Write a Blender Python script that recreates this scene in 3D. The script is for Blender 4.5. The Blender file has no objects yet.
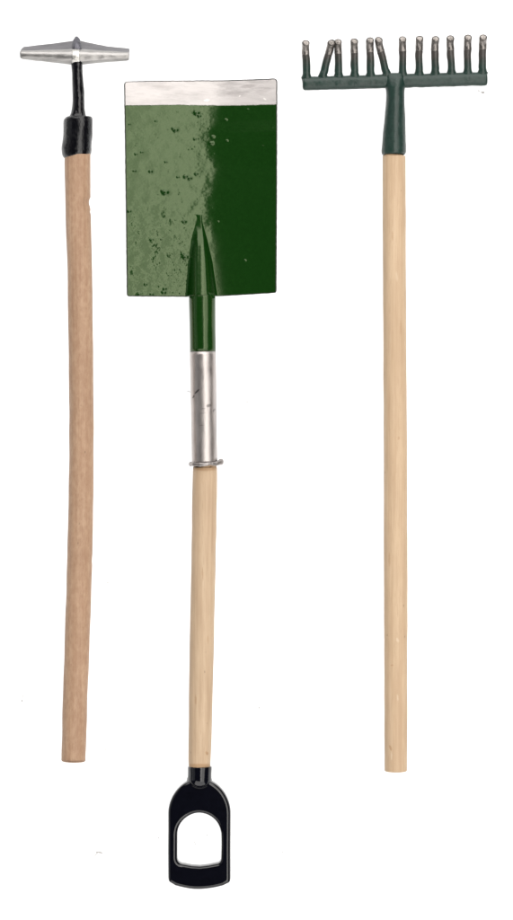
import bpy, bmesh, math, random
from mathutils import Vector, noise

random.seed(7)
S = bpy.context.scene
COL = S.collection
R = math.radians
PI = math.pi

# ------------------------------------------------------------------ camera
CAM_H = 2.4
cd = bpy.data.cameras.new('camera')
cam = bpy.data.objects.new('camera', cd)
COL.objects.link(cam)
cam.location = (0, 0, CAM_H)
cam.rotation_euler = (0, 0, 0)
cd.sensor_fit = 'VERTICAL'
cd.sensor_height = 24.0
cd.lens = 24.0 * CAM_H / 0.920
cd.clip_start = 0.05
cd.clip_end = 100
S.camera = cam

# ------------------------------------------------------------------ world
w = bpy.data.worlds.new('World')
S.world = w
w.use_nodes = True
w.node_tree.nodes['Background'].inputs['Color'].default_value = (1.0, 0.98, 0.96, 1)
w.node_tree.nodes['Background'].inputs['Strength'].default_value = 0.05


# ------------------------------------------------------------------ studio lamps
def softbox(name, loc, target, sx, sy, radiance, col=(1, 1, 1)):
    l = bpy.data.lights.new(name, 'AREA')
    l.shape = 'RECTANGLE'
    l.size, l.size_y = sx, sy
    l.energy = radiance * PI * sx * sy
    l.color = col
    o = bpy.data.objects.new(name, l)
    o.location = loc
    d = Vector(target) - Vector(loc)
    o.rotation_euler = d.to_track_quat('-Z', 'Y').to_euler()
    COL.objects.link(o)
    return o


softbox('key_softbox', (0.38, 0.0, 1.80), (0.38, 0, 0), 0.32, 3.0, 5.0, (1.0, 0.97, 0.93))
softbox('side_softbox', (1.15, 0.0, 1.78), (1.15, 0, 0), 1.20, 3.0, 2.7, (1.0, 0.97, 0.93))
softbox('top_added_fill', (0.0, 2.0, 1.30), (0, 0, 0), 3.4, 1.7, 3.3, (1.0, 0.98, 0.96))  # added fill lamp, brightens the wood without showing in the flat blade
softbox('bottom_added_fill', (0.0, -2.0, 1.30), (0, 0, 0), 3.4, 1.7, 2.2, (1.0, 0.98, 0.96))  # added fill lamp at the opposite end, also only for brightness
softbox('fill_softbox', (-1.9, 0.0, 0.95), (0, 0, 0), 2.2, 1.1, 0.38, (0.96, 0.98, 1.0))
softbox('strip_softbox', (-1.5, 0.0, 0.42), (0, 0, 0), 1.6, 0.06, 1.6)
softbox('unseen_under_lamp', (0, 0, -0.30), (0, 0, 1), 5.0, 5.0, 2.0)  # unseen lamp below the sheet, there to wash out contact shadows

# ------------------------------------------------------------------ exposure
S.view_settings.view_transform = 'Standard'
S.view_settings.look = 'None'
S.view_settings.exposure = 0.1
S.view_settings.gamma = 1
S.view_settings.use_curve_mapping = False
S.render.engine = 'CYCLES'
S.cycles.max_bounces = 8


# ------------------------------------------------------------------ helpers
def P(px, py, z=0.0):
    """millimetres on the table (x right, y down from the top left) -> metres"""
    k = (CAM_H - 0.013) / CAM_H
    return Vector(((px - 256.5) * 0.001 * k, (460 - py) * 0.001 * k, z * 0.001))


def lerp(a, b, t):
    return a + (b - a) * t


def ss(a, b, x):
    t = min(1, max(0, (x - a) / (b - a)))
    return t * t * (3 - 2 * t)


def interp(tab, x):
    if x <= tab[0][0]:
        return tab[0][1]
    for (a, b), (c, d) in zip(tab, tab[1:]):
        if x <= c:
            return lerp(b, d, (x - a) / (c - a))
    return tab[-1][1]


def catmull(pts, n):
    """resample a list of equal-length tuples with a Catmull-Rom curve"""
    out = []
    m = len(pts)
    for i in range(m - 1):
        p0, p1, p2, p3 = pts[max(i - 1, 0)], pts[i], pts[i + 1], pts[min(i + 2, m - 1)]
        for j in range(n):
            t = j / n
            out.append(tuple(0.5 * ((2 * b) + (c - a) * t + (2 * a - 5 * b + 4 * c - d) * t * t
                                    + (3 * b - a - 3 * c + d) * t ** 3)
                             for a, b, c, d in zip(p0, p1, p2, p3)))
    out.append(tuple(pts[-1]))
    return out


def root(name, loc, label, cat):
    o = bpy.data.objects.new(name, None)
    COL.objects.link(o)
    o.location = loc
    o.empty_display_size = 0.02
    o['label'] = label
    o['category'] = cat
    return o


def top_of(o):
    while o.parent:
        o = o.parent
    return o


def obj(name, verts, faces, mat, parent=None, smooth=True):
    off = Vector((0, 0, 0))
    if parent:
        off = top_of(parent).location
    me = bpy.data.meshes.new(name)
    me.from_pydata([Vector(v) - off for v in verts], [], faces)
    bm = bmesh.new()
    bm.from_mesh(me)
    bmesh.ops.recalc_face_normals(bm, faces=bm.faces)
    bm.to_mesh(me)
    bm.free()
    for p in me.polygons:
        p.use_smooth = smooth
    me.materials.append(mat)
    o = bpy.data.objects.new(name, me)
    COL.objects.link(o)
    if parent:
        o.parent = parent
    return o


def tube_data(path, nseg=40, wob=0.0, wfreq=0.05, seed=0.0, deform=None):
    """path: (px, py, z, r_side, r_up) in mm; closed, with flat or tapering ends given by the path"""
    V, F = [], []
    pts = [Vector((p[0], -p[1], p[2])) for p in path]
    n = len(pts)
    lastt = None
    for i, p in enumerate(path):
        a, b = pts[max(i - 1, 0)], pts[min(i + 1, n - 1)]
        t = b - a
        if t.length < 1e-4:
            t = lastt or Vector((0, -1, 0))
        t.normalize()
        lastt = t
        side = t.cross(Vector((0, 0, 1)))
        side.normalize()
        up = side.cross(t)
        up.normalize()
        if up.z < 0:
            up = -up
        if (abs(t.y) > abs(t.x) and side.x < 0) or (abs(t.x) >= abs(t.y) and side.y < 0):
            side = -side
        for k in range(nseg):
            th = 2 * PI * k / nseg
            c, s = math.cos(th), math.sin(th)
            rr = 1.0
            q = pts[i] + side * (c * p[3]) + up * (s * p[4])
            if wob:
                d = noise.noise(Vector((q.x * wfreq + seed, q.y * wfreq * 0.5, q.z * wfreq + seed * 2)))
                q = pts[i] + (q - pts[i]) * (1 + wob * d / max(p[3], 0.6))
            if deform:
                q = deform(q, pts[i])
            V.append(q)
    for i in range(n - 1):
        for k in range(nseg):
            k2 = (k + 1) % nseg
            F.append((i * nseg + k, i * nseg + k2, (i + 1) * nseg + k2, (i + 1) * nseg + k))
    F.append(tuple(range(nseg)))
    F.append(tuple((n - 1) * nseg + k for k in range(nseg)))
    return [P(v.x, -v.y, v.z) for v in V], F


def round_ends(path, r0, r1, n=5):
    """add quarter-round ends to a path; r0 / r1 are the rounding radii in mm"""
    out = []
    p, q = path[0], path[1]
    d = Vector((p[0] - q[0], p[1] - q[1], p[2] - q[2])).normalized()
    if r0:
        for i in range(n, 0, -1):
            a = PI / 2 * i / n
            s, c = math.sin(a), 1 - math.cos(a)
            out.append((p[0] + d.x * (r0 * s - r0), p[1] + d.y * (r0 * s - r0), p[2] + d.z * (r0 * s - r0),
                        max(p[3] - r0 * c, 0.05), max(p[4] - r0 * c, 0.05)))
        out.append((p[0] - d.x * r0, p[1] - d.y * r0, p[2] - d.z * r0, p[3], p[4]))
        body = path[1:]
    else:
        body = list(path)
    if r1:
        p, q = path[-1], path[-2]
        d = Vector((p[0] - q[0], p[1] - q[1], p[2] - q[2])).normalized()
        tail = [(p[0] - d.x * r1, p[1] - d.y * r1, p[2] - d.z * r1, p[3], p[4])]
        for i in range(1, n + 1):
            a = PI / 2 * i / n
            s, c = math.sin(a), 1 - math.cos(a)
            tail.append((p[0] + d.x * (r1 * s - r1), p[1] + d.y * (r1 * s - r1), p[2] + d.z * (r1 * s - r1),
                         max(p[3] - r1 * c, 0.05), max(p[4] - r1 * c, 0.05)))
        body = body[:-1] + tail
    return out + body


def tube(name, path, mat, parent, **kw):
    v, f = tube_data(path, **kw)
    return obj(name, v, f, mat, parent)


# ------------------------------------------------------------------ materials
def mat_base(name):
    m = bpy.data.materials.new(name)
    m.use_nodes = True
    nt = m.node_tree
    b = nt.nodes['Principled BSDF']
    return m, nt, b


def add(nt, kind, **inputs):
    n = nt.nodes.new(kind)
    for k, v in inputs.items():
        n.inputs[k].default_value = v
    return n


def coords(nt, scale):
    tc = nt.nodes.new('ShaderNodeTexCoord')
    mp = nt.nodes.new('ShaderNodeMapping')
    mp.inputs['Scale'].default_value = scale
    nt.links.new(tc.outputs['Object'], mp.inputs['Vector'])
    return mp.outputs['Vector']


def ramp(nt, fac, stops):
    r = nt.nodes.new('ShaderNodeValToRGB')
    cr = r.color_ramp
    while len(cr.elements) < len(stops):
        cr.elements.new(0.5)
    for e, (p, c) in zip(cr.elements, stops):
        e.position = p
        e.color = (*c, 1) if len(c) == 3 else c
    nt.links.new(fac, r.inputs['Fac'])
    return r.outputs['Color']


def mixc(nt, fac, a, b, mode='MIX'):
    m = nt.nodes.new('ShaderNodeMix')
    m.data_type = 'RGBA'
    m.blend_type = mode
    for sock, val in ((m.inputs[0], fac), (m.inputs[6], a), (m.inputs[7], b)):
        if hasattr(val, 'is_output'):
            nt.links.new(val, sock)
        elif isinstance(val, (int, float)):
            sock.default_value = val
        else:
            sock.default_value = (*val, 1)
    return m.outputs[2]


def bump(nt, bsdf, height, dist, strength=1.0, prev=None):
    b = nt.nodes.new('ShaderNodeBump')
    b.inputs['Distance'].default_value = dist
    b.inputs['Strength'].default_value = strength
    nt.links.new(height, b.inputs['Height'])
    if prev:
        nt.links.new(prev, b.inputs['Normal'])
    nt.links.new(b.outputs['Normal'], bsdf.inputs['Normal'])
    return b.outputs['Normal']


def wood(name, light, mid, dark, fleck, mottled=False):
    m, nt, b = mat_base(name)
    g = add(nt, 'ShaderNodeTexNoise', Scale=1.0, Detail=6.0, Roughness=0.6)
    nt.links.new(coords(nt, (420, 9, 420)), g.inputs['Vector'])
    c1 = ramp(nt, g.outputs['Fac'], [(0.25, dark), (0.5, mid), (0.75, light)])
    # broad patches of tone along the rod
    h = add(nt, 'ShaderNodeTexNoise', Scale=1.0, Detail=3.0)
    nt.links.new(coords(nt, (70, 14, 70)), h.inputs['Vector'])
    tone = ramp(nt, h.outputs['Fac'], [(0.3, (0.88, 0.83, 0.80)), (0.7, (1.06, 1.05, 1.04))])
    c2 = mixc(nt, 0.8, c1, tone, 'MULTIPLY')
    # fine pores / fibre flecks
    v = add(nt, 'ShaderNodeTexNoise', Scale=1.0, Detail=4.0, Roughness=0.7)
    nt.links.new(coords(nt, (900, 160, 900) if mottled else (1000, 60, 1000)), v.inputs['Vector'])
    fm = ramp(nt, v.outputs['Fac'], [(0.50, (0, 0, 0)), (0.78, (1, 1, 1))])
    c3 = mixc(nt, fm, c2, fleck)
    if mottled:
        q = add(nt, 'ShaderNodeTexNoise', Scale=1.0, Detail=5.0, Roughness=0.65)
        nt.links.new(coords(nt, (230, 120, 230)), q.inputs['Vector'])
        qm = ramp(nt, q.outputs['Fac'], [(0.42, (0.86, 0.80, 0.78)), (0.62, (1.08, 1.10, 1.12))])
        c3 = mixc(nt, 0.6, c3, qm, 'MULTIPLY')
    # sparse dark specks
    sp = add(nt, 'ShaderNodeTexVoronoi', Scale=1.0)
    nt.links.new(coords(nt, (85, 45, 85)), sp.inputs['Vector'])
    spm = ramp(nt, sp.outputs['Distance'], [(0.03, (0.6, 0.6, 0.6)), (0.075, (0, 0, 0))])
    c4 = mixc(nt, spm, c3, tuple(x * 0.45 for x in dark))
    nt.links.new(c4, b.inputs['Base Color'])
    b.inputs['Roughness'].default_value = 0.55
    b.inputs['Specular IOR Level'].default_value = 0.3
    n1 = bump(nt, b, g.outputs['Fac'], 0.0006, 0.5)
    bump(nt, b, v.outputs['Fac'], 0.0003, 0.5, n1)
    return m


M = {}
M['wood_pink'] = wood('reddish_wood', (0.425, 0.295, 0.200), (0.39, 0.26, 0.170), (0.33, 0.205, 0.130), (0.31, 0.19, 0.118), True)
M['wood_pale'] = wood('pale_wood', (0.525, 0.40, 0.275), (0.485, 0.36, 0.238), (0.42, 0.295, 0.185), (0.41, 0.285, 0.18))
M['wood_pale_grey'] = wood('pale_greyish_wood', (0.515, 0.40, 0.28), (0.475, 0.355, 0.24), (0.40, 0.29, 0.19), (0.40, 0.285, 0.185))


def paint(name, col, rough, bscale, bdist, coat=0.0, wear=None, spec=0.5, tint=(1, 1, 1), var=0.18):
    m, nt, b = mat_base(name)
    n = add(nt, 'ShaderNodeTexNoise', Scale=1.0, Detail=4.0, Roughness=0.55)
    nt.links.new(coords(nt, (bscale,) * 3), n.inputs['Vector'])
    c = ramp(nt, n.outputs['Fac'], [(0.3, tuple(x * (1 - var) for x in col)), (0.7, tuple(x * (1 + var) for x in col))])
    if wear:
        v = add(nt, 'ShaderNodeTexNoise', Scale=1.0, Detail=5.0, Roughness=0.7)
        nt.links.new(coords(nt, (130, 130, 130)), v.inputs['Vector'])
        wm = ramp(nt, v.outputs['Fac'], [(0.64, (0, 0, 0)), (0.72, (0.8, 0.8, 0.8))])
        c = mixc(nt, wm, c, wear)
    nt.links.new(c, b.inputs['Base Color'])
    b.inputs['Roughness'].default_value = rough
    rr = nt.nodes.new('ShaderNodeMapRange')
    rr.inputs['To Min'].default_value = rough * 0.8
    rr.inputs['To Max'].default_value = rough * 1.25
    nt.links.new(n.outputs['Fac'], rr.inputs['Value'])
    nt.links.new(rr.outputs['Result'], b.inputs['Roughness'])
    b.inputs['Coat Weight'].default_value = coat
    b.inputs['Specular IOR Level'].default_value = spec
    b.inputs['Specular Tint'].default_value = (*tint, 1)
    bump(nt, b, n.outputs['Fac'], bdist, 1.0)
    return m


M['green_gloss'] = paint('green_gloss_enamel', (0.0030, 0.0262, 0.0021), 0.19, 320, 0.00007, spec=0.5, tint=(0.95, 1.11, 0.70), var=0.08)
M['green_rake'] = paint('dark_green_satin_paint', (0.0095, 0.027, 0.021), 0.33, 260, 0.0004, spec=0.4)


def tooth_mat():
    m, nt, b = mat_base('worn_green_to_brown_paint')
    tc = nt.nodes.new('ShaderNodeTexCoord')
    sx = nt.nodes.new('ShaderNodeSeparateXYZ')
    nt.links.new(tc.outputs['Object'], sx.inputs[0])
    n = add(nt, 'ShaderNodeTexNoise', Scale=260.0, Detail=4.0)
    nt.links.new(tc.outputs['Object'], n.inputs['Vector'])
    # paint rubbed away towards the points
    mr = nt.nodes.new('ShaderNodeMapRange')
    mr.inputs['From Min'].default_value = 0.698
    mr.inputs['From Max'].default_value = 0.718
    nt.links.new(sx.outputs['Y'], mr.inputs['Value'])
    ad = nt.nodes.new('ShaderNodeMath')
    ad.operation = 'MULTIPLY_ADD'
    ad.inputs[1].default_value = 0.7
    nt.links.new(n.outputs['Fac'], ad.inputs[0])
    nt.links.new(mr.outputs['Result'], ad.inputs[2])
    c = ramp(nt, ad.outputs[0], [(0.35, (0.0095, 0.027, 0.021)), (0.75, (0.022, 0.028, 0.023)), (1.0, (0.042, 0.037, 0.034))])
    nt.links.new(c, b.inputs['Base Color'])
    b.inputs['Roughness'].default_value = 0.36
    b.inputs['Specular IOR Level'].default_value = 0.4
    bump(nt, b, n.outputs['Fac'], 0.0004)
    return m


M['tooth_paint'] = tooth_mat()
M['black_gloss'] = paint('black_gloss_plastic', (0.0010, 0.0012, 0.0036), 0.10, 150, 0.00012, spec=0.48)
M['black_lumpy'] = paint('black_dipped_paint', (0.0022, 0.0022, 0.0036), 0.11, 300, 0.0006, spec=0.45)
M['rim'] = paint('dark_edge_worn_flecks', (0.016, 0.017, 0.014), 0.5, 400, 0.0002, spec=0.3, wear=(0.30, 0.285, 0.27))  # thin dark outline round the blade, with worn grey flecks


def metal(name, col, rough, scale, bdist, stains, metallic=1.0):
    m, nt, b = mat_base(name)
    n = add(nt, 'ShaderNodeTexNoise', Scale=1.0, Detail=5.0, Roughness=0.6)
    nt.links.new(coords(nt, scale), n.inputs['Vector'])
    s = add(nt, 'ShaderNodeTexNoise', Scale=1.0, Detail=4.0, Roughness=0.7)
    nt.links.new(coords(nt, tuple(x * 0.5 for x in scale)), s.inputs['Vector'])
    c = ramp(nt, s.outputs['Fac'], [(0.28, tuple(x * stains for x in col)), (0.55, col)])
    nt.links.new(c, b.inputs['Base Color'])
    b.inputs['Metallic'].default_value = metallic
    rr = nt.nodes.new('ShaderNodeMapRange')
    rr.inputs['To Min'].default_value = rough * 0.75
    rr.inputs['To Max'].default_value = rough * 1.3
    nt.links.new(n.outputs['Fac'], rr.inputs['Value'])
    nt.links.new(rr.outputs['Result'], b.inputs['Roughness'])
    bump(nt, b, n.outputs['Fac'], bdist, 1.0)
    return m


M['steel_strip'] = metal('scuffed_silver_strip', (0.54, 0.51, 0.50), 0.50, (45, 150, 45), 0.0005, 0.70, 0.5)
M['steel_tube'] = metal('dull_steel_tube', (0.35, 0.325, 0.315), 0.43, (220, 60, 220), 0.00012, 0.75)


def stain(m, x0, y0, px, py, a, b, rot, col, amt):
    nt = m.node_tree
    bs = nt.nodes['Principled BSDF']
    src = bs.inputs['Base Color'].links[0].from_socket
    tc = nt.nodes.new('ShaderNodeTexCoord')
    nz = add(nt, 'ShaderNodeTexNoise', Scale=600.0, Detail=3.0)
    nt.links.new(tc.outputs['Object'], nz.inputs['Vector'])
    off = nt.nodes.new('ShaderNodeVectorMath')
    off.operation = 'MULTIPLY_ADD'
    off.inputs[1].default_value = (0.0012,) * 3
    nt.links.new(nz.outputs['Color'], off.inputs[0])
    nt.links.new(tc.outputs['Object'], off.inputs[2])
    mp = nt.nodes.new('ShaderNodeMapping')
    mp.vector_type = 'TEXTURE'
    mp.inputs['Location'].default_value = ((px - x0) * 0.001 + 0.0006, (y0 - py) * 0.001 + 0.0006, 0)
    mp.inputs['Rotation'].default_value = (0, 0, rot)
    mp.inputs['Scale'].default_value = (a * 0.001, b * 0.001, 1e6)
    nt.links.new(off.outputs[0], mp.inputs['Vector'])
    ln = nt.nodes.new('ShaderNodeVectorMath')
    ln.operation = 'LENGTH'
    nt.links.new(mp.outputs['Vector'], ln.inputs[0])
    k = ramp(nt, ln.outputs['Value'], [(0.55, (amt,) * 3), (1.0, (0, 0, 0))])
    nt.links.new(mixc(nt, k, src, col), bs.inputs['Base Color'])


for q in ((162, 91, 13, 1.6, 0.03, 0.28), (182, 98, 8, 1.5, -0.05, 0.2), (248, 90, 10, 2.2, 0.1, 0.45), (236, 97.5, 12, 3.5, -0.1, 0.3), (262, 95, 9, 4, 0.2, 0.28),
          (222, 88, 9, 1.2, 0.05, 0.3), (270, 84, 5, 1.2, 0.4, 0.4), (140, 99, 7, 1.2, 0, 0.2), (205, 84, 14, 1.0, 0.03, 0.2)):
    stain(M['steel_strip'], 200, 888, *q[:5], (0.30, 0.27, 0.265), q[5])
for q in ((206.5, 103.8, 3.4, 1.3, 0.1, 0.6), (239.5, 99.5, 1.4, 0.8, 0.6, 0.5), (264.5, 103.2, 2.2, 1.0, -0.6, 0.6)):
    stain(M['steel_strip'], 200, 888, *q[:5], (0.85, 0.83, 0.80), q[5])
M['ferrule'] = metal('marked_steel_tube', (0.47, 0.435, 0.42), 0.42, (220, 60, 220), 0.00012, 0.75)
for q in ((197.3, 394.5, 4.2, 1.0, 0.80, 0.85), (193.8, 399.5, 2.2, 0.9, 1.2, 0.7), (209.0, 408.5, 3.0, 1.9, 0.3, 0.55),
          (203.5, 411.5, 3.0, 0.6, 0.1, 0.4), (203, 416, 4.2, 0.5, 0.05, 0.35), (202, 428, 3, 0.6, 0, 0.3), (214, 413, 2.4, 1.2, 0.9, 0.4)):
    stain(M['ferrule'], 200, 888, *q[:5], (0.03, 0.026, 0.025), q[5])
M['steel_cast'] = metal('dull_cast_metal', (0.37, 0.36, 0.35), 0.42, (110, 300, 300), 0.0004, 0.65)
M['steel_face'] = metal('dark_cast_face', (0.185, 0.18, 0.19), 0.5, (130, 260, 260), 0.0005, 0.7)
M['nub_metal'] = metal('dark_nub', (0.12, 0.118, 0.135), 0.4, (300, 300, 300), 0.0008, 0.5)
M['bright_metal'] = metal('bright_band_metal', (0.62, 0.61, 0.58), 0.36, (300, 300, 300), 0.0006, 0.6)  # brighter base colour for the band in the middle of the head
M['tip_metal'] = metal('worn_tip_metal', (0.26, 0.24, 0.225), 0.34, (300, 220, 300), 0.0008, 0.5)


def opal():
    m, nt, b = mat_base('opal_white_sheet')
    nt.nodes.remove(b)
    d = nt.nodes.new('ShaderNodeBsdfDiffuse')
    t = nt.nodes.new('ShaderNodeBsdfTranslucent')
    d.inputs['Color'].default_value = (0.86, 0.86, 0.86, 1)
    t.inputs['Color'].default_value = (0.86, 0.86, 0.86, 1)
    mx = nt.nodes.new('ShaderNodeMixShader')
    mx.inputs[0].default_value = 0.5
    n = add(nt, 'ShaderNodeTexNoise', Scale=9.0, Detail=4.0)
    nt.links.new(coords(nt, (1, 1, 1)), n.inputs['Vector'])
    c = ramp(nt, n.outputs['Fac'], [(0.3, (0.84, 0.845, 0.85)), (0.7, (0.87, 0.87, 0.865))])
    nt.links.new(c, d.inputs['Color'])
    nt.links.new(c, t.inputs['Color'])
    nt.links.new(d.outputs[0], mx.inputs[1])
    nt.links.new(t.outputs[0], mx.inputs[2])
    nt.links.new(mx.outputs[0], nt.nodes['Material Output'].inputs['Surface'])
    return m


M['opal'] = opal()
M['dust'] = paint('grey_dust', (0.42, 0.41, 0.40), 0.9, 300, 0.0, spec=0.2)

GL = (0.30, 0.165, 0.07)
for q in ((205, 470.5, 16, 3.4, 0, 0.55), (199.7, 765.5, 15, 3.0, 0, 0.6), (207, 753, 1.6, 2.2, 0.5, 0.6), (196, 700, 1.2, 6, 0, 0.35), (203, 575, 1.0, 8, 0.05, 0.3), (208, 640, .9, 5, 0, 0.3)):
    stain(M['wood_pale_grey'], 200, 888, *q[:5], GL, q[5])
for q in ((394, 158, 14, 2.6, 0, 0.6), (390, 747, 1.3, 3.5, 0.3, 0.5), (391.5, 665, 1.5, 1.0, 0, 0.4), (389, 560, 1.0, 9, 0.02, 0.3), (400, 330, 0.9, 10, 0, 0.3), (392, 240, 1.0, 6, 0, 0.3), (398, 440, 1.2, 2, 0, 0.35)):
    stain(M['wood_pale'], 396, 771, *q[:5], GL, q[5])
for q in ((397, 640, 1.6, 3, 0.3, 0.5), (391, 755, 0.8, 5, 0, 0.5), (397, 697, 1.0, 4, 0.1, 0.45), (396, 280, 1.4, 6, 0.1, 0.3)):
    stain(M['wood_pale'], 396, 771, *q[:5], (0.60, 0.49, 0.36), q[5])
for q in ((78, 153, 14, 6, 0, 0.55), (74, 760, 13, 2, 0, 0.3)):
    stain(M['wood_pink'], 74, 760, *q[:5], (0.16, 0.085, 0.05), q[5])

# ------------------------------------------------------------------ setting: back-lit opal sheet
g = 2.5
bg = obj('white_surface', [(-g, -g, 0), (g, -g, 0), (g, g, 0), (-g, g, 0)], [(0, 1, 2, 3)], M['opal'], None, False)
bg['kind'] = 'structure'
bg['label'] = 'plain bright white surface the three tools lie on'


# ================================================================== HOE
hoe = root('hoe', P(74, 760), 'silver-headed hoe with black socket and curved reddish-brown wooden handle', 'hoe')

# bent wooden handle
hp = catmull([(77.7, 152, 15.5, 12.9, 12.9), (78.0, 200, 15, 12.7, 12.7), (80.0, 275, 14.5, 12.4, 12.4),
              (81.1, 360, 14, 12.2, 12.2), (81.5, 450, 13.5, 12.2, 12.2), (80.2, 540, 13, 12.5, 12.5),
              (77.6, 630, 13, 12.5, 12.5), (75.0, 705, 13, 12.3, 12.3), (73.6, 761.5, 13, 12.1, 12.1)], 26)


def chip(q, c):
    # torn chip in the right flank near the top, and a smaller one below it
    for cy, hw, dp in ((203, 4.5, 1.5), (212, 2.5, 0.7), (560, 3, 0.4)):
        d = abs(-q.y - cy)
        if q.x > c.x + 7 and d < hw:
            q = q.copy()
            q.x -= dp * (1 - (d / hw) ** 2) ** 0.5
    return q


tube('handle', round_ends(hp, 0, 1.6), M['wood_pink'], hoe, nseg=56, wob=0.35, wfreq=0.09, seed=3.1, deform=chip)

# lumpy black socket and its shank
sp = catmull([(78.2, 117.0, 15, 9.0, 9), (78.2, 118.2, 15, 13.2, 13.0), (78.3, 121, 15, 14.6, 14.2),
              (78.0, 132, 15, 14.6, 14.4), (77.2, 143, 15, 14.7, 14.5), (76.7, 149, 15, 15.1, 14.6),
              (76.6, 153, 15, 14.7, 14.3), (76.7, 156, 15, 13.7, 13.6), (76.8, 157.6, 15, 12.2, 12.2)], 7)
so = tube('socket', sp, M['black_lumpy'], hoe, nseg=48, wob=0.42, wfreq=0.17, seed=9.2)
sh = catmull([(77.0, 60, 17, 5.6, 5.6), (77.4, 72, 17, 5.6, 5.4), (78.4, 88, 16.5, 5.8, 5.6), (78.8, 102, 16, 6.1, 6),
              (78.5, 112, 15.5, 6.8, 6.6), (78.2, 117, 15, 8.6, 8.2), (78.2, 120, 15, 11, 10)], 7)
tube('shank', sh, M['black_lumpy'], hoe, nseg=32, wob=0.5, wfreq=0.2, seed=5.0)

# double-tapered head: a rounded back with a steep blade face behind it
V, F = [], []
xs = [20.3, 20.6, 21.6] + [23 + i * 1.1 for i in range(96)] + [128.4, 128.9, 129.1]
xs = sorted(x for x in xs if x <= 129.1)
secn = None
for x in xs:
    yT = interp([(20, 46.5), (23, 44.6), (50, 41.8), (68, 39.2), (77, 38.0), (86, 40.4), (105, 44.0), (127, 46.4), (130, 47.0)], x)
    yD = interp([(20, 51.8), (77, 50.6), (130, 53.2)], x)
    yB = interp([(20, 58.6), (23, 59.6), (60, 63.6), (72, 65.2), (77, 65.6), (82, 65.0), (95, 63.6), (127, 61.0), (129.2, 60.4)], x)
    r = (yB - yD) * 0.54
    yc, zc = yB - r, 15.0
    e = 1.0
    if x < 21.8:
        e = interp([(20.3, 0.86), (20.6, 0.95), (21.7, 1.0)], x)
    if x > 128:
        e = interp([(128.3, 1.0), (128.9, 0.96), (129.1, 0.88)], x)
    sec = []
    for a in range(14, 271, 8):
        th = R(a)
        sec.append((yc - r * math.cos(th), zc + r * math.sin(th)))
    sec += [(yT + 1.6, 1.0), (yT + 0.4, 0.6), (yT, 1.6)]
    y2, z2 = sec[0]
    for k in range(1, 7):
        t = k / 7
        sec.append((lerp(yT, y2, t), lerp(2.0, z2, t)))
    cy = sum(s[0] for s in sec) / len(sec)
    cz = sum(s[1] for s in sec) / len(sec)
    secn = len(sec)
    for y, z in sec:
        y, z = cy + (y - cy) * e, cz + (z - cz) * e
        d = noise.noise(Vector((x * 0.12, y * 0.25, z * 0.25))) * 0.30
        V.append(P(x, y + d, z + d))
m = len(xs)
for i in range(m - 1):
    for k in range(secn):
        k2 = (k + 1) % secn
        F.append((i * secn + k, i * secn + k2, (i + 1) * secn + k2, (i + 1) * secn + k))
F.append(tuple(range(secn)))
F.append(tuple((m - 1) * secn + k for k in range(secn)))
hb = obj('blade', V, F, M['steel_cast'], hoe)
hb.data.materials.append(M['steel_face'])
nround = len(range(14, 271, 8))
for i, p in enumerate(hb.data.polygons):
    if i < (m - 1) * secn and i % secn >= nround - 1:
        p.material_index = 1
for p in hb.data.polygons:
    if len(p.vertices) > 4:
        p.use_smooth = False
es = hb.modifiers.new('edges', 'EDGE_SPLIT')
es.split_angle = R(40)
tube('collar', round_ends([(72.6, 57.9, 15.3, 8.5, 8.5), (76.6, 58.0, 15.3, 8.9, 8.9), (80.4, 57.9, 15.3, 8.4, 8.4)], 0.9, 0.9),
     M['bright_metal'], hb, nseg=36, wob=0.3, wfreq=0.3)
nub = catmull([(77.0, 51.5, 17, 5.2, 3), (76.8, 47, 14.5, 4.8, 4.2), (76.6, 43, 11.5, 4.3, 3.8), (76.6, 39.5, 8.5, 3.4, 3.2), (76.3, 36.6, 6, 1.8, 2.0), (76.3, 35.8, 4.5, .3, .4)], 5)
tube('rivet', nub, M['nub_metal'], hb, nseg=20, wob=0.9, wfreq=0.35, seed=4)


# ================================================================== SPADE
spade = root('spade', P(200, 888), 'spade with glossy green rectangular blade, silver edge, steel ferrule and black D-grip', 'spade')

FC = 216.0            # fold line of the dished blade
TILT = math.tan(R(9.0))
blem = [(197, 112.5, 2.6, 1.3), (199.5, 115.5, 1.5, 1.0), (176, 130, 2.4, 1.0), (173.5, 128.5, 1.5, .8), (186, 176.5, 1.9, 1.1), (190, 178, 1.9, 1.1),
        (196.5, 173.5, 1.6, 1.0), (166, 192.5, 3.0, 1.4), (163, 191, 1.8, .9), (213, 136, 1.7, .9), (211.5, 142.5, 2.0, 1.0), (226, 119, 1.5, .6),
        (227, 140, 1.3, .6), (184.5, 221.5, 1.9, 1.2), (186, 257, 3.2, 1.7), (183, 254, 1.6, .9), (142, 153, 1.4, .6), (136.5, 155, 1.3, .6),
        (151, 172, 1.9, .9), (135, 172, 1.5, .7), (166, 162, 1.3, .6), (130, 212, 1.8, .8), (152, 240, 1.5, .7), (245, 260, 1.5, .5),
        (156, 121.5, 1.2, .5), (130, 125.5, 1.1, .5), (178, 177, 1.2, .7), (195, 138.5, 1.3, .7), (218, 221, 1.0, .5), (164, 293, 2, .9),
        (140, 294.5, 2.2, .8), (152, 295, 2.0, .7), (146, 285, 1.4, .8), (165, 289, 1.6, .9), (263, 146, 1, .3), (248, 109, 1, .35)]
rb = random.Random(21)
for i in range(190):
    x = 128 + (rb.random() ** 1.15) * 86
    y = rb.uniform(110, 294)
    if rb.random() < 0.4:
        x, y = rb.gauss(180, 13), rb.gauss(262, 18)
        x = min(x, 208)
    if y > 295:
        continue
    blem.append((x, y, rb.uniform(0.4, 0.85), rb.uniform(0.05, 0.30) * rb.choice((1, 1, 1, -0.7))))
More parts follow.
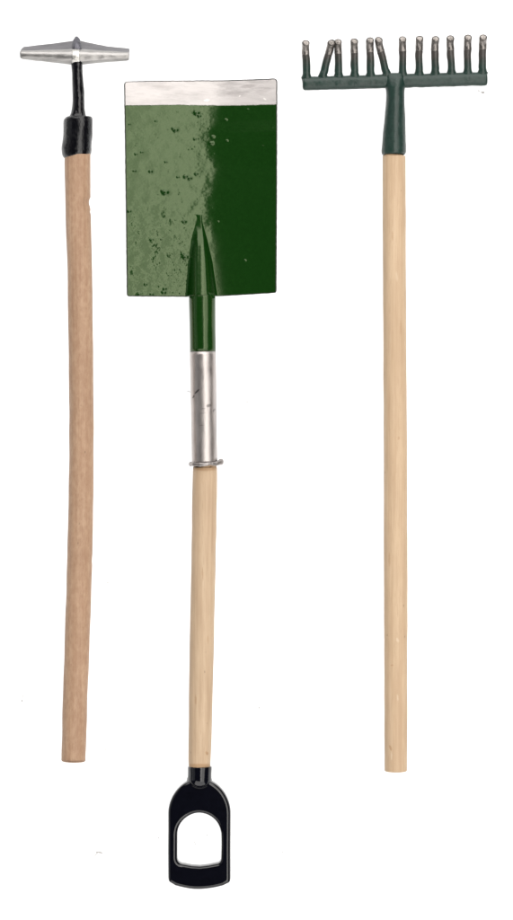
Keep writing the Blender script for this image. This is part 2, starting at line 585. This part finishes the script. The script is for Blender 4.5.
for i in range(26):
    blem.append((rb.uniform(218, 274), rb.uniform(110, 290), rb.uniform(0.4, 0.9), rb.uniform(0.04, 0.12)))
cells = {}
for bl in blem:
    for cx in range(int((bl[0] - 8) // 8), int((bl[0] + 8) // 8) + 1):
        for cy in range(int((bl[1] - 8) // 8), int((bl[1] + 8) // 8) + 1):
            cells.setdefault((cx, cy), []).append(bl)


def smax(a, b, k):
    h = max(k - abs(a - b), 0) / k
    return max(a, b) + h * h * k * 0.25


def fold_x(y):
    return interp([(80, 221), (105, 219), (120, 217), (132, 211), (146, 211.5), (155, 214), (168, 218.5), (190, 213.5), (205, 211.5), (220, 211.5), (230, 214.5),
                   (240, 218), (262, 220.5), (280, 222.5), (297, 225)], y)


def plane_z(x, y):
    u = x - fold_x(y)
    near = math.exp(-((u + 5) / 7.0) ** 2) * (1 if y < 226 else 0.35)
    u += near * (2.2 * noise.noise(Vector((x * 0.1, y * 0.16, 1.7))) + 0.7 * noise.noise(Vector((x * 0.25, y * 0.55, 4.7))))
    return 7.0 + 0.66 * TILT * (math.sqrt(u * u + 60) - 7.75) + 0.00068 * u * u


def blade_z(x, y, bare=False):
    z = plane_z(x, y)
    mask = 1.0
    # tongue that grows out of the socket
    t = (y - 214.0) / 82.0
    if t > 0:
        c = interp([(217, 200.0), (240, 201.6), (297, 202.8)], y)
        wl = interp([(214, 0.4), (220, 1.3), (230, 5.4), (240, 8.9), (262, 12.6), (297, 16.0)], y)
        wr = interp([(214, 0.4), (222, 1.2), (240, 5.0), (262, 9.4), (297, 13.6)], y)
        h = 17.5 * (t ** 0.9) * ss(-0.05, 0.40, t)
        q = (x - c) / (wl if x < c else wr)
        k = 2.2 + 2.0 * min(t, 1) if x < c else 2.6 + 4.4 * min(t, 1)
        b = h * (1 - abs(q) ** (2.4 if x < c else 3.3))
        if b > -8:
            z += smax(b, 0.0, k)
        mask = ss(1.5, -1.0, b)
    if bare:
        z += 0.10 * noise.noise(Vector((x * 0.08, y * 0.3, 5)))
        z += 0.25 * noise.noise(Vector((x * 0.03, y * 0.1, 8)))
        return z
    lw = (ss(FC + 2, FC - 8, x) * 0.95 + 0.05) * mask
    # slow ripples of the thick paint, rougher to the lower left
    low = ss(190, 235, y) * ss(195, 150, x)
    z += (0.24 + 0.32 * low) * lw * noise.noise(Vector((x * 0.09, y * 0.11, 3)))
    z += lw * (0.06 + 0.20 * low) * noise.noise(Vector((x * 0.16 + 3, y * 0.40, 6)))
    z += lw * (0.035 + 0.07 * low) * noise.noise(Vector((x * 0.5, y * 0.8, 9)))
    # granular patch left of the tongue
    gp = ss(40, 8, math.hypot((x - 183) * 1.3, (y - 268)))
    if x < 199:
        z += gp * mask * 0.16 * noise.noise(Vector((x * 0.35 + 7, y * 0.75, 2)))
    for bx, by, br, bh in cells.get((int(x // 8), int(y // 8)), ()):
        bh *= 1.15
        d2 = ((x - bx) ** 2 + ((y - by) * 1.25) ** 2) / (br * br)
        if d2 < 6:
            z += bh * max(mask, 0.12) * math.exp(-d2 * 1.4)
    return z


def ridge_clean(y):
    return 1


def L_(y):
    return interp([(80, 124.4), (190, 125.8), (297, 127.2)], y)


def R_(y):
    return interp([(79, 277.4), (190, 277.2), (294, 276.6)], y)


def T_(x):
    return interp([(124, 82.6), (150, 81.0), (200, 79.4), (277, 78.3)], x)


def B_(x):
    return interp([(127, 297.0), (190, 296.6), (214, 296.0), (277, 293.0)], x)


def Y_(x):
    return interp([(124, 106.8), (150, 105.8), (180, 104.6), (277, 104.7)], x) + 0.5 * noise.noise(Vector((x * 0.12, 3, 0))) + 0.25 * noise.noise(Vector((x * 0.5, 7, 0)))


def cols():
    d = [0, 0.25, 0.5, 0.8, 1.2, 1.7]
    n = 310
    body = [2.4 + (152 - 4.8) * i / n for i in range(n + 1)]
    return [v / 152 for v in d + body] + [1 - v / 152 for v in reversed(d)]


def sheet(name, y0, y1, nr, rc0, rc1, bare, mat, parent, edge0, edge1, dz=0.0, th=2.2):
    CS = cols()
    rows = [i / nr for i in range(nr + 1)]
    H = 190.0 if not bare else 26.0
    extra = [0.25, 0.5, 0.8, 1.2]
    if edge0:
        rows = [0] + [v / H for v in extra] + [r for r in rows if r > 1.5 / H]
    if edge1:
        rows = [r for r in rows if r < 1 - 1.5 / H] + [1 - v / H for v in reversed(extra)] + [1]
    V, F = [], []
    nC = len(CS)
    nR = len(rows)
    for layer in (0, 1):
        for t in rows:
            for s in CS:
                xm = lerp(124.5, 277, s)
                y = lerp(y0(xm), y1(xm), t)
                l, r = L_(y), R_(y)
                inset = 0
                if rc0:
                    dy = t * H
                    if dy < rc0:
                        inset = rc0 - math.sqrt(max(rc0 ** 2 - (rc0 - dy) ** 2, 0))
                if rc1:
                    dy = (1 - t) * H
                    if dy < rc1:
                        inset = rc1 - math.sqrt(max(rc1 ** 2 - (rc1 - dy) ** 2, 0))
                x = lerp(l + inset, r - inset, s)
                z = blade_z(x, y, bare) + dz
                # rounded rim
                dd = min(x - l, r - x)
                if edge0:
                    dd = min(dd, t * H)
                if edge1:
                    dd = min(dd, (1 - t) * H)
                dd = max(dd - inset * 0.0, 0)
                rr = 1.3
                if layer == 0:
                    if dd < rr:
                        z -= rr - math.sqrt(max(rr * rr - (rr - dd) ** 2, 0))
                else:
                    z = plane_z(x, y) - th - 0.3
                    if dd < 1.0:
                        z += 0.5 * (1 - dd)
                jx = 0.22 * noise.noise(Vector((y * 0.2, s * 3, 11))) if dd < 1.5 else 0
                jy = 0.25 * noise.noise(Vector((x * 0.2, 3, 15))) if dd < 1.5 else 0
                V.append(P(x + jx, y + jy, z))
    N = nC * nR
    for i in range(nR - 1):
        for j in range(nC - 1):
            a = i * nC + j
            F.append((a, a + 1, a + nC + 1, a + nC))
            F.append((N + a, N + a + nC, N + a + nC + 1, N + a + 1))
    for j in range(nC - 1):
        F.append((j, N + j, N + j + 1, j + 1))
        a = (nR - 1) * nC + j
        F.append((a, a + 1, N + a + 1, N + a))
    for i in range(nR - 1):
        a = i * nC
        F.append((a, a + nC, N + a + nC, N + a))
        a = i * nC + nC - 1
        F.append((a, N + a, N + a + nC, a + nC))
    o = obj(name, V, F, mat, parent)
    o.data.materials.append(M['rim'])
    nm = (nR - 1) * (nC - 1) * 2
    for i, p in enumerate(o.data.polygons):
        if i >= nm:
            p.material_index = 1
        else:
            c, t = (i // 2) % (nC - 1), (i // 2) // (nC - 1)
            if c < 4 or c >= nC - 5 or (edge0 and t < 4) or (edge1 and t >= nR - 4 and not 185 < 124.5 + 152.5 * CS[c] < 219):
                p.material_index = 1
    return o


bl = sheet('blade', Y_, B_, 380, 0, 2.4, False, M['green_gloss'], spade, False, True)
sheet('cutting_edge', T_, Y_, 34, 4.0, 0, True, M['steel_strip'], bl, True, False, dz=-0.12, th=1.9)

# green socket, steel ferrule with a curled lip, wooden handle, black grip
SZ = 13.2
gs = [(202.4, 293, SZ, 12.6, 12.4), (202.3, 296.6, SZ, 12.9, 12.7), (202.3, 297.2, SZ, 13.2, 12.95), (202.3, 299, SZ, 13.3, 13.05)] + \
     [(lerp(202.3, 203.0, i / 12), lerp(300, 351.8, i / 12), SZ, lerp(13.3, 13.0, i / 12), 13.0) for i in range(13)]
tube('socket', gs, M['green_gloss'], spade, nseg=56, wob=0.25, wfreq=0.1, seed=2.2)
fe = [(lerp(203.0, 204.6, i / 30), lerp(351.9, 464.0, i / 30), SZ, lerp(13.15, 12.75, i / 30), lerp(13.1, 12.75, i / 30)) for i in range(31)]


def dent(q, c):
    for cx, cy, rad, dp in ((196.5, 395, 3.0, 0.8), (200, 391, 2.6, 0.6), (208.5, 408, 2.2, 0.7), (213, 412, 3, .5)):
        d = math.hypot(q.x - cx, -q.y - cy)
        if q.z > SZ and d < rad:
            q = q.copy()
            q.z -= dp * (1 - d / rad)
    return q


fer = tube('ferrule', fe, M['ferrule'], spade, nseg=72, wob=0.2, wfreq=0.13, seed=6.5, deform=dent)
# curled lip round the ferrule's lower end, torn and raised at its right
V, F = [], []
nu, nv = 64, 10
for i in range(nu):
    th = 2 * PI * i / nu
    c, s = math.cos(th), math.sin(th)
    tear = max(0, c) ** 6
    rad = 13.2 + 1.2 * noise.noise(Vector((c * 3, s * 3, 4))) + 3.4 * tear
    cy = 464.2 + 1.0 * noise.noise(Vector((c * 1.5, s * 1.5, 9))) - 3.2 * tear
    if c < -0.6:
        rad += 1.2 * (-c - 0.6)
    th_r = 1.7 + 0.9 * noise.noise(Vector((c * 5, s * 5, 14))) + 1.2 * tear
    for k in range(nv):
        a = 2 * PI * k / nv
        rr = rad + th_r * 0.8 * math.cos(a)
        V.append(P(204.7 + rr * c, cy + th_r * math.sin(a) * 1.1, max(SZ + 1.0 + rr * s, 0.3)))
for i in range(nu):
    for k in range(nv):
        i2, k2 = (i + 1) % nu, (k + 1) % nv
        F.append((i * nv + k, i * nv + k2, i2 * nv + k2, i2 * nv + k))
obj('rolled_lip', V, F, M['steel_tube'], fer)

wp = catmull([(205.0, 462, SZ, 11.6, 11.6), (205.0, 467.5, SZ, 11.7, 11.7), (205.0, 469.5, SZ, 12.1, 12.1), (204.7, 490, SZ, 12.4, 12.4), (203.6, 560, SZ, 12.2, 12.2),
              (202.1, 630, SZ, 12.1, 12.1), (200.7, 700, 13, 11.8, 11.8), (199.9, 745, 12.2, 11.4, 11.4), (199.6, 760, 11.8, 11.1, 11.1), (199.6, 767, 11.6, 10.7, 10.7)], 16)
tube('handle', round_ends(wp, 0, 2.6), M['wood_pale_grey'], spade, nseg=56, wob=0.3, wfreq=0.09, seed=1.3)


def curve_plate(name, outlines, zc, half, bev, mat, parent):
    cu = bpy.data.curves.new(name, 'CURVE')
    cu.dimensions = '2D'
    cu.fill_mode = 'BOTH'
    cu.extrude = (half - bev) * 0.001
    cu.bevel_depth = bev * 0.001
    cu.bevel_resolution = 5
    cu.offset = -bev * 0.001
    for pts in outlines:
        spn = cu.splines.new('POLY')
        spn.points.add(len(pts) - 1)
        for q, (x, y) in zip(spn.points, pts):
            v = P(x, y)
            q.co = (v.x, v.y, 0, 1)
        spn.use_cyclic_u = True
    tmp = bpy.data.objects.new('tmp', cu)
    COL.objects.link(tmp)
    bpy.context.view_layer.update()
    me = bpy.data.meshes.new_from_object(tmp.evaluated_get(bpy.context.evaluated_depsgraph_get()))
    verts = [Vector((v.co.x, v.co.y, v.co.z + zc * 0.001)) for v in me.vertices]
    faces = [tuple(p.vertices) for p in me.polygons]
    bpy.data.objects.remove(tmp)
    bpy.data.curves.remove(cu)
    bpy.data.meshes.remove(me)
    o = obj(name, verts, faces, mat, parent)
    bm = bmesh.new()
    bm.from_mesh(o.data)
    bmesh.ops.remove_doubles(bm, verts=bm.verts, dist=1e-6)
    bmesh.ops.recalc_face_normals(bm, faces=bm.faces)
    for v in bm.verts:
        q = v.co * 60
        v.co.x += 0.00035 * noise.noise(Vector((q.x, q.y, 3)))
        v.co.y += 0.00035 * noise.noise(Vector((q.x, q.y, 13)))
    for f in bm.faces:
        f.smooth = abs(f.normal.z) < 0.995
    bm.to_mesh(o.data)
    bm.free()
    return o


outer = []
for i in range(41):
    a = PI - PI * i / 40
    outer.append((199.5 + 31.2 * math.cos(a), 813 - 34.0 * math.sin(a)))
outer += [(230.7, 830), (230.6, 850), (230.5, 878), (230.2, 880.5), (229.0, 882.2)]
for i in range(1, 12):
    t = i / 12
    outer.append((lerp(228.0, 170.6, t), 882.6 + 6.3 * math.sin(PI * (t * 0.96 + 0.02)) ** 0.8))
outer += [(169.6, 881.5), (168.7, 880), (168.3, 877), (168.2, 850), (168.2, 830)]
inner = []
for i in range(33):
    a = PI - PI * i / 32
    inner.append((199.3 + 21.9 * math.cos(a), 835 - 22.2 * math.sin(a)))
inner += [(221.3, 845), (221.3, 857)]
for i in range(1, 7):
    a = PI / 2 * i / 6
    inner.append((216.3 + 5 * math.cos(a), 858.2 + 5.6 * math.sin(a)))
inner += [(208, 865.2), (200, 866.0), (192, 865.4)]
for i in range(0, 7):
    a = PI / 2 + PI / 2 * i / 6
    inner.append((183.6 + 6.2 * math.cos(a), 857.6 + 6.4 * math.sin(a)))
inner += [(177.4, 845)]
grip = curve_plate('grip', [outer, inner], 9.0, 8.6, 3.6, M['black_gloss'], spade)
nk = catmull([(199.9, 766.4, 11.6, 10.4, 10.4), (199.9, 766.6, 11.6, 11.6, 11.4), (199.9, 768, 11.6, 12.1, 11.4), (199.8, 774, 11.6, 11.9, 11.4),
              (199.7, 779.5, 11.5, 12.1, 11.3), (199.6, 781.6, 9.4, 12.8, 8.2), (199.5, 787, 9.0, 13, 7.0), (199.5, 793, 9.0, 10, 6)], 6)
tube('neck', nk, M['black_gloss'], grip, nseg=48, wob=0.3, wfreq=0.12, seed=8)

# ================================================================== RAKE
rake = root('rake', P(396, 771), 'dark green twelve-toothed rake with worn grey tips and straight pale wooden handle', 'rake')

rp = catmull([(393.8, 152, 13.4, 9.0, 9.0), (393.8, 158.4, 13.4, 9.3, 9.3), (394.0, 160.2, 13.3, 11.0, 11.0), (394.1, 164, 13.2, 11.6, 11.6), (394.4, 250, 13, 11.6, 11.6), (395.0, 360, 12.6, 11.6, 11.6),
              (395.5, 470, 12.4, 11.7, 11.7), (395.8, 580, 12.2, 11.8, 11.8), (395.8, 690, 12.1, 11.5, 11.5), (395.9, 771.5, 12, 11.3, 11.3)], 22)
tube('handle', round_ends(rp, 0, 1.5), M['wood_pale'], rake, nseg=56, wob=0.25, wfreq=0.08, seed=7.7)

sk = catmull([(395.0, 74, 13, 9.5, 5.5), (395.0, 79, 13.2, 10.6, 7.6), (395.2, 86, 13.4, 10.4, 8.8), (395.3, 91, 13.4, 9.3, 9.0), (395.3, 100, 13.4, 9.3, 9.2), (394.8, 118, 13.4, 10.4, 10.2), (394.2, 136, 13.4, 11.6, 11.4),
              (393.8, 149, 13.4, 12.2, 12.0), (393.6, 152.5, 13.4, 12.1, 11.9), (393.6, 154.4, 13.4, 11.3, 11.2), (393.6, 155.3, 13.4, 9.6, 9.6), (393.6, 155.6, 13.4, 7, 7)], 7)
tube('socket', sk, M['green_rake'], rake, nseg=48, wob=0.45, wfreq=0.13, seed=4.4)


def bar_y(x):
    return interp([(303, 83.6), (395, 81.2), (487, 78.7)], x)


bp = [(lerp(302.4, 487.4, i / 60), bar_y(lerp(302.4, 487.4, i / 60)), 13, 6.9, 5.6) for i in range(61)]
bar = tube('crossbar', round_ends(bp, 2.6, 2.6), M['green_rake'], rake, nseg=32, wob=0.55, wfreq=0.16, seed=6.1)

TEETH = [(306.6, 305.4, 40.4), (323.0, 331.0, 40.0), (338.6, 337.9, 39.2), (354.6, 353.8, 38.6), (370.6, 369.6, 37.6), (386.6, 378.2, 37.2),
         (402.6, 402.2, 36.6), (419.0, 418.8, 35.9), (435.2, 434.6, 36.2), (451.4, 449.4, 35.6), (467.6, 467.2, 34.9), (482.4, 482.2, 34.7)]
rt = random.Random(5)
for i, (bx, tx, ty) in enumerate(TEETH):
    ty += 4.2
    by = bar_y(bx)
    top = by - 6.6
    bent = abs(bx - tx) > 4
    base = [(bx, by + 1, 12.0, 4.0, 3.6), (bx, by - 3, 12.8, 4.7, 3.9), (bx, top + 0.6, 13.5, 5.5, 4.1), (bx, top - 0.7, 13.8, 4.7, 3.9), (lerp(bx, tx, 0.05), top - 2.8, 14.2, 4.0, 3.7)]
    Lh = top - ty
    for t in (0.16, 0.34, 0.54, 0.68):
        b = t ** 1.15 if not bent else t
        base.append((lerp(bx, tx, b) + rt.uniform(-.25, .25), top - Lh * t, 14.2 + 3 * t * t, 3.85 + rt.uniform(-.15, .15), 3.5))
    bp2 = catmull(base, 5)
    tooth = tube('tooth', round_ends(bp2, 1.4, 0), M['tooth_paint'], rake, nseg=22, wob=0.12, wfreq=0.25, seed=i * 1.7)
    e = base[-1]
    xt = tx + rt.uniform(-.2, .2)
    tip = [(e[0], e[1], e[2], e[3] + 0.12, e[4] + 0.1), (lerp(e[0], xt, .45), top - Lh * 0.80, 16.8, 3.9, 3.5), (lerp(e[0], xt, .8), top - Lh * 0.90, 19.2, 3.85, 3.4),
           (xt, top - Lh * 0.975, 22.5, 3.9, 3.2), (xt, top - Lh * 0.99, 24.5, 3.8, 3.0)]
    tp = catmull(tip, 6)
    tube('tip', round_ends(tp, 0, 1.6), M['tip_metal'], tooth, nseg=22, wob=0.3, wfreq=0.35, seed=i * 2.3)

# ------------------------------------------------------------------ dust and lint on the white surface
V, F = [], []
rd = random.Random(3)


def flake(px, py, a, b, rot, h=0.25):
    n = 9
    base = len(V)
    ring = []
    for k in range(n):
        th = 2 * PI * k / n
        q = 1 + rd.uniform(-.35, .35)
        x, y = a * q * math.cos(th), b * q * math.sin(th)
        ring.append((px + x * math.cos(rot) - y * math.sin(rot), py + x * math.sin(rot) + y * math.cos(rot)))
    for x, y in ring:
        V.append(P(x, y, 0.05))
    for x, y in ring:
        V.append(P(px + (x - px) * .8, py + (y - py) * .8, 0.05 + h))
    F.append(tuple(base + k for k in range(n)))
    F.append(tuple(base + n + k for k in range(n)))
    for k in range(n):
        F.append((base + k, base + (k + 1) % n, base + n + (k + 1) % n, base + n + k))


for a in [(98.5, 854.5, 4.6, .9, .2), (95, 856.5, 3, .5, -.8), (21.5, 697.5, .9, .7, 0), (20.8, 702, .8, 1.0, 0), (30.5, 702, .5, .5, 0), (158, 840, .7, .6, 0), (132, 870, .8, .5, 0),
          (259.5, 709, .9, 1.2, 0), (246, 846.5, .8, .6, 0), (266, 824, .8, .5, 0), (293, 807, .7, .5, 0), (283, 854, .9, .6, 0), (249.7, 379.5, .8, .8, 0), (247, 402, 1.1, .6, 0),
          (235, 430, .8, .4, 0), (484, 90.5, 1.9, 1.3, .3), (480, 88.8, 1.4, .7, 0), (195, 846, .4, 2.0, -.5), (193.8, 844, .4, 1.2, .5), (201, 840.5, 1.0, .35, -.4), (207, 837, 1.4, .35, -.7),
          (107, 583, 1.2, .5, 0), (105, 751, 1.2, .6, .2), (188, 391, 3.2, .35, .25)]:
    flake(*a)
du = obj('dust', V, F, M['dust'], None, False)
du['kind'] = 'stuff'
du['label'] = 'tiny pale grey flecks of dust and lint on the white surface'
